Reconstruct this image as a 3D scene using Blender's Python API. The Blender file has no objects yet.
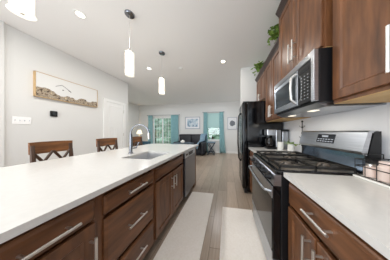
import bpy, bmesh, math, random
from mathutils import Vector, Matrix
random.seed(7)
PI = math.pi
S = bpy.context.scene
COL = S.collection

# ---------------------------------------------------------------- camera
CAMZ = 1.21
cd = bpy.data.cameras.new('camera'); cam = bpy.data.objects.new('camera', cd); COL.objects.link(cam)
cam.location = (0, 0, CAMZ); cam.rotation_euler = (PI/2, 0, math.atan(20/118))
cd.sensor_fit = 'HORIZONTAL'; cd.sensor_width = 36; cd.lens = 118/390*36
cd.shift_x = -12/390; cd.shift_y = 1.6/390; cd.clip_start = .02
S.camera = cam
# ---------------------------------------------------------------- room numbers
XL, XR, YB, CZ = -3.33, 1.06, 6.65, 2.86
YREAR = -2.6
# ---------------------------------------------------------------- world, exposure
w = bpy.data.worlds.new('world'); S.world = w; w.use_nodes = True
bg = w.node_tree.nodes['Background']; bg.inputs[0].default_value = (.80, .90, 1, 1); bg.inputs[1].default_value = 1.7
S.view_settings.view_transform = 'Standard'; S.view_settings.look = 'None'
S.view_settings.gamma = 1; S.view_settings.use_curve_mapping = False
S.view_settings.exposure = -0.08
S.cycles.diffuse_bounces = 8; S.cycles.max_bounces = 14
def area(name, loc, rot, sx, sy, power, color=(1, 1, 1), shape='RECTANGLE', spread=PI):
    l = bpy.data.lights.new(name, 'AREA'); l.shape = shape; l.size = sx; l.size_y = sy
    l.energy = power; l.color = color; l.spread = spread
    o = bpy.data.objects.new(name, l); COL.objects.link(o); o.location = loc; o.rotation_euler = rot
    return o
area('rear_fill_light', (-2.2, YREAR+.3, 1.5), (PI/2, 0, -.45), 2.6, 2.2, 85, (.95, .975, 1))  # added fill lamp behind the camera, no window is there; brightens the upper cabinets

# ---------------------------------------------------------------- materials
def lin(c):
    return tuple((x/255/12.92 if x/255 <= .04045 else ((x/255+.055)/1.055)**2.4) for x in c) + (1,)
MATS = {}
def mat(name, rgb=(200, 200, 200), rough=.5, metal=0, emit=0, emitc=None, spec=.5, alpha=1, trans=0, coat=0):
    m = bpy.data.materials.new(name); m.use_nodes = True; MATS[name] = m
    p = m.node_tree.nodes['Principled BSDF']
    p.inputs['Base Color'].default_value = lin(rgb); p.inputs['Roughness'].default_value = rough
    p.inputs['Metallic'].default_value = metal; p.inputs['Specular IOR Level'].default_value = spec
    p.inputs['Coat Weight'].default_value = coat
    if emit:
        p.inputs['Emission Color'].default_value = lin(emitc or rgb); p.inputs['Emission Strength'].default_value = emit
    if trans: p.inputs['Transmission Weight'].default_value = trans
    if alpha < 1: p.inputs['Alpha'].default_value = alpha
    return m
def nodes(m):
    nt = m.node_tree; return nt, nt.nodes['Principled BSDF'], nt.nodes.new, nt.links.new
def noise_color(m, c1, c2, scale=(1, 1, 1), ns=5, detail=4, lo=.3, hi=.7, bump=0, rough=None):
    nt, p, N, L = nodes(m)
    tc = N('ShaderNodeTexCoord'); mp = N('ShaderNodeMapping'); mp.inputs['Scale'].default_value = scale
    nz = N('ShaderNodeTexNoise'); nz.inputs['Scale'].default_value = ns; nz.inputs['Detail'].default_value = detail
    cr = N('ShaderNodeValToRGB'); cr.color_ramp.elements[0].position = lo; cr.color_ramp.elements[1].position = hi
    cr.color_ramp.elements[0].color = lin(c1); cr.color_ramp.elements[1].color = lin(c2)
    L(tc.outputs['Object'], mp.inputs[0]); L(mp.outputs[0], nz.inputs[0]); L(nz.outputs[0], cr.inputs[0]); L(cr.outputs[0], p.inputs['Base Color'])
    if bump:
        b = N('ShaderNodeBump'); b.inputs['Strength'].default_value = bump; b.inputs['Distance'].default_value = .002
        L(nz.outputs[0], b.inputs['Height']); L(b.outputs[0], p.inputs['Normal'])
    return m
WOOD1, WOOD2 = (76, 47, 29), (136, 90, 57)
mat('wood_vertical', rough=.36); noise_color(MATS['wood_vertical'], WOOD1, WOOD2, (9, 9, 1.3), 3, 7, .25, .8)
mat('wood_horizontal', rough=.36); noise_color(MATS['wood_horizontal'], WOOD1, WOOD2, (9, 1.3, 9), 3, 7, .25, .8)
mat('wood_crown_shaded', (62, 48, 44), .45)  # same wood as the doors; its grey reflecting look is put into the colour
mat('wood_natural', (205, 170, 115), .6); noise_color(MATS['wood_natural'], (190, 150, 95), (215, 182, 128), (2, 1, 4), 4, 4)
mat('toe', (25, 20, 18), .7)
mat('wall_paint', (225, 225, 223), .9, spec=.2)
mat('ceiling_paint', (243, 242, 241), .95, spec=.1)
mat('splash_paint', (240, 241, 244), .55)
mat('trim_paint', (240, 240, 238), .45)
mat('quartz', (230, 228, 223), .20, spec=.35); noise_color(MATS['quartz'], (213, 212, 209), (217, 216, 213), (1, 1, 1), 40, 5, .35, .7)
mat('nickel', (222, 220, 216), .38, 1)
mat('chrome', (140, 143, 150), .2, 1)
m = mat('stainless', (178, 182, 188), .28, 1); noise_color(m, (166, 170, 176), (190, 194, 200), (1, 1, 60), 4, 3)
m = mat('stainless_brushed', (190, 192, 196), .30, 1); noise_color(m, (180, 182, 186), (200, 202, 206), (1, 1, 60), 4, 3)
mat('sink_steel', (215, 216, 218), .33, .75)
mat('steel_dark', (120, 132, 146), .16, 1)
mat('steel_dishwasher', (128, 130, 136), .3, 1)
mat('key_grey', (150, 152, 155), .5)
mat('lamp_lens', (255, 244, 220), .5, emit=1.2)
mat('black_gloss', (9, 10, 13), .12, spec=.6)
mat('black_satin', (18, 19, 22), .38)
mat('black_glass', (8, 12, 16), .05, spec=.9)
mat('oven_glass', (60, 62, 64), .10, .85)
mat('window_screen', (70, 80, 88), .12, .75)
mat('iron', (24, 23, 22), .4)
mat('burner', (120, 112, 104), .4, .6)
mat('cooktop_reflection', (176, 170, 164), .35, .9)  # pale wall and ceiling reflection put into a colour
mat('display', (22, 25, 32), .2)
mat('key_white', (215, 215, 215), .5)
mat('opal', (255, 252, 244), .4, emit=6.5, emitc=(255, 243, 222))
mat('opal_trim', (255, 252, 244), .4, emit=.7, emitc=(255, 246, 228))
mat('downlight', (255, 250, 240), .4, emit=7, emitc=(255, 245, 228))
mat('shade_lit', (255, 244, 220), .7, emit=1.0, emitc=(255, 236, 200))
mat('switch_white', (252, 252, 252), .4)
mat('device_black', (15, 16, 18), .25)
mat('white_ceramic', (238, 238, 234), .25)
mat('rug', (233, 224, 214), .95, spec=.1); noise_color(MATS['rug'], (242, 235, 226), (250, 244, 237), (1, 1, 1), 60, 3, .3, .7, bump=.15)
mat('stool_wood', rough=.4); noise_color(MATS['stool_wood'], (90, 56, 32), (158, 104, 60), (9, 1.5, 9), 3, 6, .25, .8)
mat('stool_dark', (78, 54, 38), .4)
mat('stool_seat', (70, 45, 30), .5)
mat('teal_curtain', (120, 172, 180), .85); noise_color(MATS['teal_curtain'], (138, 180, 186), (164, 202, 206), (1, 1, 1), 20)
mat('rod', (120, 132, 138), .4, .4)
mat('navy_leather', (15, 17, 28), .42)
mat('throw', (120, 148, 168), .9); noise_color(MATS['throw'], (104, 134, 156), (148, 172, 188), (1, 1, 1), 18)
mat('navy_paint', (28, 48, 66), .45)
mat('blue_grey', (120, 148, 165), .5)
mat('teal_dark', (30, 70, 88), .6)
mat('table_dark', (28, 52, 68), .4)
mat('end_brown', (96, 62, 42), .5)
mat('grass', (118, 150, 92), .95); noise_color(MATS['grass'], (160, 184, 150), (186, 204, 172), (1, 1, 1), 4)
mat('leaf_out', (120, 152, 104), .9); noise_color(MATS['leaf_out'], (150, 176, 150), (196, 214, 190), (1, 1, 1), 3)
mat('bark', (96, 80, 66), .9)
mat('leaf', (84, 128, 44), .6); noise_color(MATS['leaf'], (74, 112, 40), (158, 186, 88), (1, 1, 1), 25)
mat('pot', (120, 98, 80), .7)
mat('blind', (178, 212, 210), .8)
mat('blind_white', (232, 240, 242), .7)
mat('pink_jar', (238, 218, 208), .35)
mat('frame_grey', (176, 182, 192), .5)
mat('frame_white', (238, 238, 240), .5)
mat('art_wood', (196, 164, 120), .55)
mat('stroke', (110, 110, 112), .6)
mat('coffee_dark', (20, 12, 9), .15)
mat('bottle_blue', (26, 44, 62), .3)
def thin_glass(name, tint=(245, 250, 252), gl=.10):
    m = bpy.data.materials.new(name); m.use_nodes = True; MATS[name] = m
    nt = m.node_tree; nt.nodes.clear(); N, L = nt.nodes.new, nt.links.new
    o = N('ShaderNodeOutputMaterial'); t = N('ShaderNodeBsdfTransparent'); t.inputs[0].default_value = lin(tint)
    g = N('ShaderNodeBsdfGlossy'); g.inputs['Roughness'].default_value = .03
    x = N('ShaderNodeMixShader'); x.inputs[0].default_value = gl
    L(t.outputs[0], x.inputs[1]); L(g.outputs[0], x.inputs[2]); L(x.outputs[0], o.inputs[0])
thin_glass('glass', gl=.08); thin_glass('pendant_glass', (235, 235, 232), .14)
def floor_mat():
    m = mat('planks', rough=.28); nt, p, N, L = nodes(m)
    tc = N('ShaderNodeTexCoord'); mp = N('ShaderNodeMapping'); mp.inputs['Rotation'].default_value = (0, 0, PI/2)
    br = N('ShaderNodeTexBrick'); br.inputs['Scale'].default_value = 1; br.inputs['Brick Width'].default_value = 1.22
    br.inputs['Row Height'].default_value = .18; br.inputs['Mortar Size'].default_value = .0025; br.offset = .37
    br.inputs['Color1'].default_value = lin((182, 164, 147)); br.inputs['Color2'].default_value = lin((166, 149, 133)); br.inputs['Mortar'].default_value = lin((112, 98, 86))
    mp2 = N('ShaderNodeMapping'); mp2.inputs['Scale'].default_value = (22, 1.2, 1)
    nz = N('ShaderNodeTexNoise'); nz.inputs['Scale'].default_value = 3; nz.inputs['Detail'].default_value = 6
    cr = N('ShaderNodeValToRGB'); cr.color_ramp.elements[0].color = (.84, .83, .81, 1); cr.color_ramp.elements[1].color = (1.06, 1.05, 1.03, 1)
    cr.color_ramp.elements[0].position = .3; cr.color_ramp.elements[1].position = .7
    mx = N('ShaderNodeMix'); mx.data_type = 'RGBA'; mx.blend_type = 'MULTIPLY'; mx.inputs[0].default_value = 1
    L(tc.outputs['Object'], mp.inputs[0]); L(mp.outputs[0], br.inputs[0]); L(tc.outputs['Object'], mp2.inputs[0]); L(mp2.outputs[0], nz.inputs[0])
    L(nz.outputs[0], cr.inputs[0]); L(br.outputs[0], mx.inputs[6]); L(cr.outputs[0], mx.inputs[7]); L(mx.outputs[2], p.inputs['Base Color'])
floor_mat()
def print_mat(name, kind):
    """printed pictures: patterns in the picture's own coordinates"""
    m = mat(name, rough=.6); nt, p, N, L = nodes(m)
    tc = N('ShaderNodeTexCoord'); sp = N('ShaderNodeSeparateXYZ'); L(tc.outputs['Object'], sp.inputs[0])
    nz = N('ShaderNodeTexNoise'); nz.inputs['Detail'].default_value = 6; L(tc.outputs['Object'], nz.inputs[0])
    def math_(op, a, b):
        n = N('ShaderNodeMath'); n.operation = op
        for i, v in enumerate((a, b)):
            if isinstance(v, (int, float)): n.inputs[i].default_value = v
            else: L(v, n.inputs[i])
        return n.outputs[0]
    def ramp(src, stops):
        c = N('ShaderNodeValToRGB'); e = c.color_ramp.elements
        while len(e) < len(stops): e.new(.5)
        for k, (pos, col) in enumerate(stops): e[k].position = pos; e[k].color = lin(col)
        L(src, c.inputs[0]); return c.outputs[0]
    mx = N('ShaderNodeMix'); mx.data_type = 'RGBA'
    if kind == 'shore':
        nz.inputs['Scale'].default_value = 22
        n2 = N('ShaderNodeTexNoise'); n2.inputs['Scale'].default_value = 7; n2.inputs['Detail'].default_value = 5; L(tc.outputs['Object'], n2.inputs[0])
        # rocks below a wavy skyline, higher at the left end
        h = math_('ADD', math_('MULTIPLY', n2.outputs[0], .22), .0)
        d = math_('ABSOLUTE', math_('SUBTRACT', sp.outputs[1], .10), 0)
        h = math_('ADD', h, math_('MULTIPLY', math_('MAXIMUM', math_('SUBTRACT', .16, d), 0), .62))
        L(math_('LESS_THAN', sp.outputs[2], h), mx.inputs[0])
        mx.inputs[6].default_value = lin((226, 226, 224))
        L(ramp(nz.outputs[0], [(.36, (62, 52, 46)), (.45, (140, 118, 92)), (.5, (188, 176, 158)), (.56, (110, 98, 86)), (.64, (208, 190, 158))]), mx.inputs[7])
    elif kind == 'blue':
        nz.inputs['Scale'].default_value = 6; mx.inputs[0].default_value = 0
        L(ramp(nz.outputs[0], [(.35, (92, 128, 160)), (.5, (186, 204, 216)), (.65, (220, 226, 230))]), mx.inputs[6])
    else:
        nz.inputs['Scale'].default_value = 18
        vx = math_('POWER', sp.outputs[0], 2); vz = math_('POWER', sp.outputs[2], 2)
        r = math_('ADD', math_('MULTIPLY', math_('ADD', vx, vz), 22), nz.outputs[0])
        L(math_('LESS_THAN', r, 1.0), mx.inputs[0]); mx.inputs[6].default_value = lin((232, 233, 235))
        mx.inputs[7].default_value = lin((112, 118, 126))
    L(mx.outputs[2], p.inputs['Base Color'])
print_mat('shore_print', 'shore'); print_mat('blue_print', 'blue'); print_mat('tree_print', 'tree')

# ---------------------------------------------------------------- mesh helpers
ORG = {}
def B(): return bmesh.new()
def _axes(T, vs):
    if T is not None:
        for v in vs: v.co = T @ v.co
def box(b, x0, x1, y0, y1, z0, z1, bev=0, seg=2, T=None):
    r = bmesh.ops.create_cube(b, size=1)
    for v in r['verts']:
        v.co = Vector(((x0+x1)/2+v.co.x*(x1-x0), (y0+y1)/2+v.co.y*(y1-y0), (z0+z1)/2+v.co.z*(z1-z0)))
    _axes(T, r['verts'])
    if bev:
        es = list({e for v in r['verts'] for e in v.link_edges})
        bmesh.ops.bevel(b, geom=es, offset=bev, segments=seg, affect='EDGES', profile=.5)
def cyl(b, p0, p1, r0, r1=None, seg=16, cap=True):
    p0, p1 = Vector(p0), Vector(p1); d = p1-p0; r1 = r0 if r1 is None else r1
    q = d.to_track_quat('Z', 'Y').to_matrix().to_4x4(); q.translation = (p0+p1)/2
    bmesh.ops.create_cone(b, cap_ends=cap, segments=seg, radius1=r0, radius2=r1, depth=d.length, matrix=q)
def ball(b, c, r, sc=(1, 1, 1), sub=2):
    bmesh.ops.create_icosphere(b, subdivisions=sub, radius=r, matrix=Matrix.Translation(c) @ Matrix.Diagonal((*sc, 1)))
def tube(b, pts, r, seg=10):
    pts = [Vector(p) for p in pts]; rings = []
    up = Vector((.013, .021, 1)).normalized()
    for i, p in enumerate(pts):
        t = (pts[min(i+1, len(pts)-1)]-pts[max(i-1, 0)]).normalized()
        ref = up if abs(t.dot(up)) < .9 else Vector((1, 0, 0))
        if i and rings: ref = prev
        a = (ref - t*ref.dot(t)).normalized(); c = t.cross(a); prev = a
        rr = r[i] if isinstance(r, (list, tuple)) else r
        rings.append([b.verts.new(p+a*math.cos(k*2*PI/seg)*rr+c*math.sin(k*2*PI/seg)*rr) for k in range(seg)])
    for i in range(len(rings)-1):
        for k in range(seg): b.faces.new((rings[i][k], rings[i][(k+1) % seg], rings[i+1][(k+1) % seg], rings[i+1][k]))
    b.faces.new(rings[0][::-1]); b.faces.new(rings[-1])
def lathe(b, c, prof, seg=28):
    rings = []
    for r, z in prof:
        if r <= 1e-6: rings.append([b.verts.new((c[0], c[1], c[2]+z))])
        else: rings.append([b.verts.new((c[0]+r*math.cos(k*2*PI/seg), c[1]+r*math.sin(k*2*PI/seg), c[2]+z)) for k in range(seg)])
    for A, D in zip(rings, rings[1:]):
        for k in range(seg):
            j = (k+1) % seg
            if len(A) == 1 and len(D) == 1: continue
            if len(A) == 1: b.faces.new((A[0], D[k], D[j]))
            elif len(D) == 1: b.faces.new((A[k], A[j], D[0]))
            else: b.faces.new((A[k], A[j], D[j], D[k]))
def prism(b, poly, axis, a0, a1):
    """poly in the two other axes, extruded along axis from a0 to a1"""
    def P(p, a):
        return {'x': (a, p[0], p[1]), 'y': (p[0], a, p[1]), 'z': (p[0], p[1], a)}[axis]
    A = [b.verts.new(P(p, a0)) for p in poly]; D = [b.verts.new(P(p, a1)) for p in poly]
    b.faces.new(A[::-1]); b.faces.new(D)
    for k in range(len(A)):
        j = (k+1) % len(A); b.faces.new((A[k], A[j], D[j], D[k]))
def panel(b, X, s, y0, y1, z0, z1, loops):
    """a door face looking along s*X: rectangle loops (inset, height off the carcass face X)"""
    R = []
    for ins, h in loops:
        R.append([b.verts.new((X+s*h, y, z)) for y, z in ((y0+ins, z0+ins), (y1-ins, z0+ins), (y1-ins, z1-ins), (y0+ins, z1-ins))])
    for A, D in zip(R, R[1:]):
        for k in range(4):
            j = (k+1) % 4; b.faces.new((A[k], A[j], D[j], D[k]))
    b.faces.new(R[0][::-1]); b.faces.new(R[-1])
def obj(name, b, m, parent=None, smooth=False, origin=None):
    org = Vector(ORG.get(parent.name, (0, 0, 0))) if parent else Vector(origin or (0, 0, 0))
    bmesh.ops.recalc_face_normals(b, faces=b.faces)
    bmesh.ops.translate(b, verts=b.verts, vec=-org)
    me = bpy.data.meshes.new(name); b.to_mesh(me); b.free()
    me.materials.append(MATS[m])
    if smooth:
        for p in me.polygons: p.use_smooth = True
        try: me.set_sharp_from_angle(angle=math.radians(40))
        except Exception: pass
    o = bpy.data.objects.new(name, me); COL.objects.link(o)
    if parent: o.parent = parent
    else: o.location = org
    ORG[o.name] = tuple(org)
    return o
def tag(o, label, cat, group=None, kind=None):
    o['label'] = label; o['category'] = cat
    if group: o['group'] = group
    if kind: o['kind'] = kind
    return o
def thing(name, label, cat, loc, group=None):
    o = bpy.data.objects.new(name, None); COL.objects.link(o); o.location = loc; o.empty_display_size = .1
    ORG[o.name] = tuple(loc); return tag(o, label, cat, group)
def struct(name, b, m, parent=None):
    o = obj(name, b, m, parent)
    if not parent: o['kind'] = 'structure'
    return o
def copy_tree(root, delta, label=None):
    def cp(o, par):
        c = o.copy(); COL.objects.link(c)
        if par: c.parent = par
        for ch in [x for x in bpy.data.objects if x.parent == o]: cp(ch, c)
        return c
    r = cp(root, None); r.location = Vector(root.location)+Vector(delta)
    if label: r['label'] = label
    return r

# ---------------------------------------------------------------- structure
b = B(); box(b, -5.62, XR+.1, YREAR, YB+.12, -.1, 0); struct('floor', b, 'planks')
b = B(); box(b, -5.62, XR+.1, YREAR, YB+.12, CZ, CZ+.1); struct('ceiling', b, 'ceiling_paint')
b = B(); box(b, XL-.12, XL, YREAR, 3.52, 0, CZ); box(b, XL, XL+.025, YREAR, 1.24, 0, CZ); struct('wall_left', b, 'wall_paint')
b = B(); box(b, -5.5, XL-.12, 3.40, 3.52, 0, CZ); struct('wall_hall', b, 'wall_paint')
b = B(); box(b, -5.62, -5.5, 3.40, YB+.12, 0, CZ); struct('wall_living', b, 'wall_paint')
b = B(); box(b, XR, XR+.1, YREAR, YB+.12, 0, CZ); struct('wall_right', b, 'splash_paint')
b = B(); box(b, .355, XR, 3.16, 3.28, 0, CZ); struct('wall_fridge', b, 'wall_paint')
PX0, PX1, PZ = -4.52, -3.28, 2.08            # patio door opening
WX0, WX1, WZ0, WZ1 = -1.16, -.36, .72, 2.22  # window opening
b = B()
box(b, -5.5, PX0, YB, YB+.12, 0, CZ); box(b, PX0, PX1, YB, YB+.12, PZ, CZ); box(b, PX1, WX0, YB, YB+.12, 0, CZ)
box(b, WX0, WX1, YB, YB+.12, 0, WZ0); box(b, WX0, WX1, YB, YB+.12, WZ1, CZ); box(b, WX1, XR, YB, YB+.12, 0, CZ)
struct('wall_back', b, 'wall_paint')
# baseboards
b = B(); box(b, PX1+.1, XR, YB-.015, YB, 0, .11); struct('baseboard_back', b, 'trim_paint')
b = B(); box(b, XL, XL+.015, 1.24, 2.69, 0, .11); struct('baseboard_left', b, 'trim_paint')
# patio door
b = B()
for x in (PX0, -3.92, PX1-.06): box(b, x, x+.06, YB+.02, YB+.09, 0, PZ)
box(b, PX0, PX1, YB+.02, YB+.09, PZ-.06, PZ); box(b, PX0, PX1, YB+.02, YB+.09, 0, .08)
d = struct('door_2', b, 'trim_paint')
b = B()
for x0, x1 in ((PX0+.06, -3.92), (-3.86, PX1-.06)):
    for k in (1, 2): xx = x0+(x1-x0)*k/3; box(b, xx-.009, xx+.009, YB+.045, YB+.065, .08, PZ-.06)
    for k in range(1, 5): zz = .08+(PZ-.14)*k/5; box(b, x0, x1, YB+.045, YB+.065, zz-.009, zz+.009)
struct('muntins', b, 'trim_paint', d)
b = B(); box(b, PX0+.05, PX1-.05, YB+.053, YB+.057, .07, PZ-.05); struct('door_glass', b, 'glass', d)
# window
b = B()
box(b, WX0-.05, WX1+.05, YB-.05, YB+.02, WZ0-.035, WZ0)
for x in (WX0, WX1-.045): box(b, x, x+.045, YB+.03, YB+.09, WZ0, WZ1)
for z in (WZ0, 1.42, WZ1-.045): box(b, WX0, WX1, YB+.03, YB+.09, z, z+.045)
wn = struct('window_1', b, 'trim_paint')
b = B(); box(b, WX0+.04, WX1-.04, YB+.055, YB+.06, WZ0+.04, WZ1-.04); struct('window_glass', b, 'glass', wn)
b = B(); box(b, WX0-.02, WX1+.02, YB-.014, YB-.008, 1.43, WZ1+.03)
box(b, WX0-.02, WX1+.02, YB-.018, YB-.004, 1.42, 1.44)
tag(obj('roller_shade', b, 'blind'), 'pale aqua roller shade half lowered in the back window', 'window shade')
# interior door on the left wall
b = B()
box(b, XL, XL+.02, 2.70, 2.775, 0, 2.135); box(b, XL, XL+.02, 3.335, 3.41, 0, 2.135); box(b, XL, XL+.02, 2.775, 3.335, 2.06, 2.135)
struct('trim_1', b, 'trim_paint')
b = B(); panel(b, XL, 1, 2.78, 3.33, .01, 2.055, [(0, 0), (0, .010), (.001, .010)])
d = struct('door_1', b, 'trim_paint')
b = B()
for y0, y1, z0, z1 in ((2.86, 3.25, 1.45, 1.95), (2.86, 3.03, .2, 1.33), (3.08, 3.25, .2, 1.33)):
    panel(b, XL+.0085, 1, y0, y1, z0, z1, [(0, 0), (0, .009), (.012, .004), (.03, .004)])
struct('door_panels', b, 'trim_paint', d)
for z in (.25, 1.12, 1.85):
    b = B(); box(b, XL+.008, XL+.02, 3.318, 3.345, z-.045, z+.045); struct('hinge', b, 'nickel', d)
b = B(); cyl(b, (XL+.01, 2.84, .96), (XL+.05, 2.84, .96), .012); ball(b, (XL+.065, 2.84, .96), .028); struct('door_knob', b, 'nickel', d)

# outdoors
b = B(); box(b, -16, 10, YB+.2, 30, -.45, -.35); tag(obj('lawn', b, 'grass'), 'green lawn outside the patio door and window', 'grass', kind='stuff')
def tree(x, y, h, r, label):
    t = thing('garden_tree', label, 'tree', (x, y, -.35))
    b = B(); tube(b, [(x, y, -.34), (x+.05, y, h*.35), (x, y, h*.7)], [.13, .10, .05]); obj('trunk', b, 'bark', t, True)
    b = B()
    for k in range(150):
        a = random.uniform(0, 2*PI); e = random.uniform(-1, 1); q = r*random.uniform(.45, 1)
        c = Vector((x+q*math.cos(a)*math.sqrt(1-e*e), y+q*math.sin(a)*math.sqrt(1-e*e), h*.62+q*e*1.1))
        ball(b, c, random.uniform(.16, .32), (1, 1, .7), 1)
    obj('foliage', b, 'leaf_out', t)
tree(-8.6, 13, 3.4, 1.7, 'leafy tree in the garden seen through the left pane of the patio door')
tree(-5.0, 10.5, 2.6, 1.3, 'leafy tree in the garden seen through the right pane of the patio door')
tree(-1.5, 12, 2.8, 1.5, 'leafy tree in the garden seen through the back window')

b = B()
for k in range(900):
    c = Vector((random.uniform(-15, 3), random.uniform(15.5, 17.5), random.uniform(.3, 3.4)))
    ball(b, c, random.uniform(.3, .55), (1, 1, .8), 1)
tag(obj('garden_hedge', b, 'leaf_out', origin=(-6, 16, 0)), 'pale green hedge along the far end of the garden', 'hedge', kind='stuff')
# ---------------------------------------------------------------- cabinetry
TH = .02
DOOR = [(0, 0), (0, TH-.004), (.004, TH), (.055, TH), (.064, TH-.009), (.066, TH-.009)]
SLAB = [(0, 0), (0, TH-.009), (.006, TH-.004), (.016, TH), (.02, TH)]
def handle(par, X, s, y, z, L, vert, r=.007, off=.036):
    """bar pull on two posts; X is the front face of its door"""
    b = B(); x = X+s*off
    if vert:
        cyl(b, (x, y, z-L/2), (x, y, z+L/2), r, seg=12)
        for q in (-1, 1): cyl(b, (X, y, z+q*L*.34), (x, y, z+q*L*.34), r*.8, seg=10)
    else:
        cyl(b, (x, y-L/2, z), (x, y+L/2, z), r, seg=12)
        for q in (-1, 1): cyl(b, (X, y+q*L*.34, z), (x, y+q*L*.34, z), r*.8, seg=10)
    return obj('handle', b, 'nickel', par, True)
def cabinet(name, label, X, s, back, y0, y1, z0, z1, fronts, base=True, group=None, hollow=False):
    """X = carcass face, s = the way it faces; fronts = (kind, y0, y1, z0, z1, handle or None)"""
    t = thing(name, label, 'cabinet', ((X+back)/2, (y0+y1)/2, 0 if base else z0), group)
    b = B(); xa, xb = sorted((X, back))
    if base:
        ya, yc = min(f[1] for f in fronts), max(f[2] for f in fronts)
        for q0, q1 in ((y0, ya+.006), (yc-.006, y1)):      # face frame stiles
            box(b, *sorted((X, X-s*.036)), q0, q1, z0, z1)
        xa, xb = sorted((X-s*.035, back))
        if hollow:
            box(b, xa, xb, y0, y1, z0, .67); box(b, xa, -1.21, y0, y1, .67, z1); box(b, -.79, xb, y0, y1, .67, z1)
            box(b, -1.21, -.79, y0, y0+.02, .67, z1); box(b, -1.21, -.79, y1-.02, y1, .67, z1)
        else: box(b, xa, xb, y0, y1, z0, z1)
        obj('carcass', b, 'wood_vertical', t)
        b = B(); xa, xb = sorted((X-s*.075, back+s*.02)); box(b, xa, xb, y0, y1, 0, z0); obj('toe_kick', b, 'toe', t)
    else:
        box(b, xa, xb, y0, y1, z0+.003, z1); obj('carcass', b, 'wood_vertical', t)
        b = B(); box(b, xa+.002, xb-.002, y0+.002, y1-.002, z0, z0+.003); obj('bottom_panel', b, 'wood_natural', t)
    for kind, a0, a1, c0, c1, h in fronts:
        b = B(); panel(b, X, s, a0, a1, c0, c1, DOOR if kind == 'door' else SLAB)
        o = obj(kind, b, 'wood_vertical' if kind == 'door' else 'wood_horizontal', t)
        if h: handle(o, X+s*TH, s, *h)
    return t
def crown(t, X, s, back, y0, y1, z, h=.075):
    b = B(); poly = [(X-s*-.002, z), (X+s*.012, z), (X+s*.02, z+h*.3), (X+s*.05, z+h*.8), (X+s*.055, z+h), (X, z+h)]
    prism(b, poly, 'y', y0, y1); obj('crown_moulding', b, 'wood_crown_shaded', t)
# island fronts look towards +X; carcass face -.72, doors reach -.70
IX, IBK = -.72, -1.30
cabinet('base_cabinet', 'dark brown island cabinet nearest the camera at lower left corner', IX, 1, IBK, -.52, .06, .10, .88,
        [('drawer', -.505, .045, .735, .845, (-.23, .785, .18, False)), ('door', -.505, .045, .12, .72, None)])
cabinet('base_cabinet', 'dark brown island cabinet with a drawer over a door, left of the drawers', IX, 1, IBK, .06, .555, .10, .88,
        [('drawer', .075, .53, .735, .845, (.35, .785, .18, False)), ('door', .075, .53, .12, .72, (.503, .58, .17, True))])
cabinet('base_cabinet', 'dark brown island cabinet with three stacked drawers', IX, 1, IBK, .555, 1.06, .10, .88,
        [('drawer', .58, 1.045, .72, .83, (.807, .78, .18, False)), ('drawer', .58, 1.045, .375, .695, (.807, .535, .18, False)),
         ('drawer', .58, 1.045, .12, .35, (.807, .25, .18, False))])
cabinet('base_cabinet', 'dark brown two door sink cabinet in the island beside the dishwasher', IX, 1, IBK, 1.06, 1.84, .10, .88,
        [('drawer', 1.085, 1.82, .71, .83, None), ('door', 1.085, 1.445, .12, .685, (1.41, .565, .15, True)), ('door', 1.455, 1.82, .12, .685, (1.49, .565, .15, True))], hollow=True)
b = B(); box(b, IBK, -.70, 2.465, 2.62, .0, .88); tag(obj('cabinet_filler', b, 'wood_vertical', origin=(-1, 2.55, 0)), 'dark brown island end panel past the dishwasher', 'cabinet panel')
b = B(); box(b, IBK-.05, IBK, -.52, 2.64, 0, .88); tag(obj('breakfast_bar_skirt', b, 'wood_vertical', origin=(IBK, 1, 0)), 'dark brown panel along the stool side of the island', 'cabinet panel')
# island worktop with the sink cut-out
SX0, SX1, SY0, SY1 = -1.19, -.81, 1.15, 1.63
b = B()
for r in ((-1.86, SX0, -.56, 2.67), (SX1, -.655, -.56, 2.67), (SX0, SX1, -.56, SY0), (SX0, SX1, SY1, 2.67)): box(b, *r, .88, .91)
bmesh.ops.remove_doubles(b, verts=b.verts, dist=.0001)
tag(obj('island_countertop', b, 'quartz', origin=(-1.26, 1, .88)), 'long white quartz countertop on the brown island', 'countertop')
# sink
t = thing('kitchen_sink', 'stainless steel undermount sink set in the island countertop', 'sink', (-1, 1.39, .69))
b = B(); g = .012
box(b, SX0-g, SX1+g, SY0-g, SY1+g, .685, .69)
for r in ((SX0-g, SX0, SY0-g, SY1+g), (SX1, SX1+g, SY0-g, SY1+g), (SX0, SX1, SY0-g, SY0), (SX0, SX1, SY1, SY1+g)): box(b, *r, .69, .8795)
obj('bowl', b, 'sink_steel', t)
b = B(); lathe(b, (-1, 1.39, .69), [(0, .001), (.02, .001), (.024, .005), (.045, .005), (.05, .0)]); obj('drain', b, 'chrome', t, True)
# faucet
t = thing('kitchen_faucet', 'tall chrome gooseneck faucet behind the island sink', 'faucet', (-1.3, 1.42, .91))
b = B(); lathe(b, (-1.3, 1.42, .91), [(0, 0), (.03, 0), (.03, .01), (.021, .02), (.019, .25), (.014, .27), (0, .27)]); obj('body', b, 'chrome', t, True)
b = B(); pts = [(-1.3, 1.42, 1.17)]
for k in range(13):
    a = PI - k*PI/12*1.02; pts.append((-1.3+(.125+.125*math.cos(a)), 1.42+(.125+.125*math.cos(a))*.12, 1.19+.115*math.sin(a)))
tube(b, pts, .0105, 12); obj('neck', b, 'chrome', t, True)
b = B(); e = Vector(pts[-1]); tube(b, [e+Vector((0, 0, .01)), e+Vector((.002, 0, -.02)), e+Vector((.006, 0, -.075))], [.013, .018, .02], 14); obj('spray_head', b, 'nickel', t, True)
b = B(); cyl(b, (-1.285, 1.44, .98), (-1.262, 1.475, .985), .012); cyl(b, (-1.262, 1.475, .98), (-1.24, 1.50, 1.06), .007); obj('lever', b, 'chrome', t, True)
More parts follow.
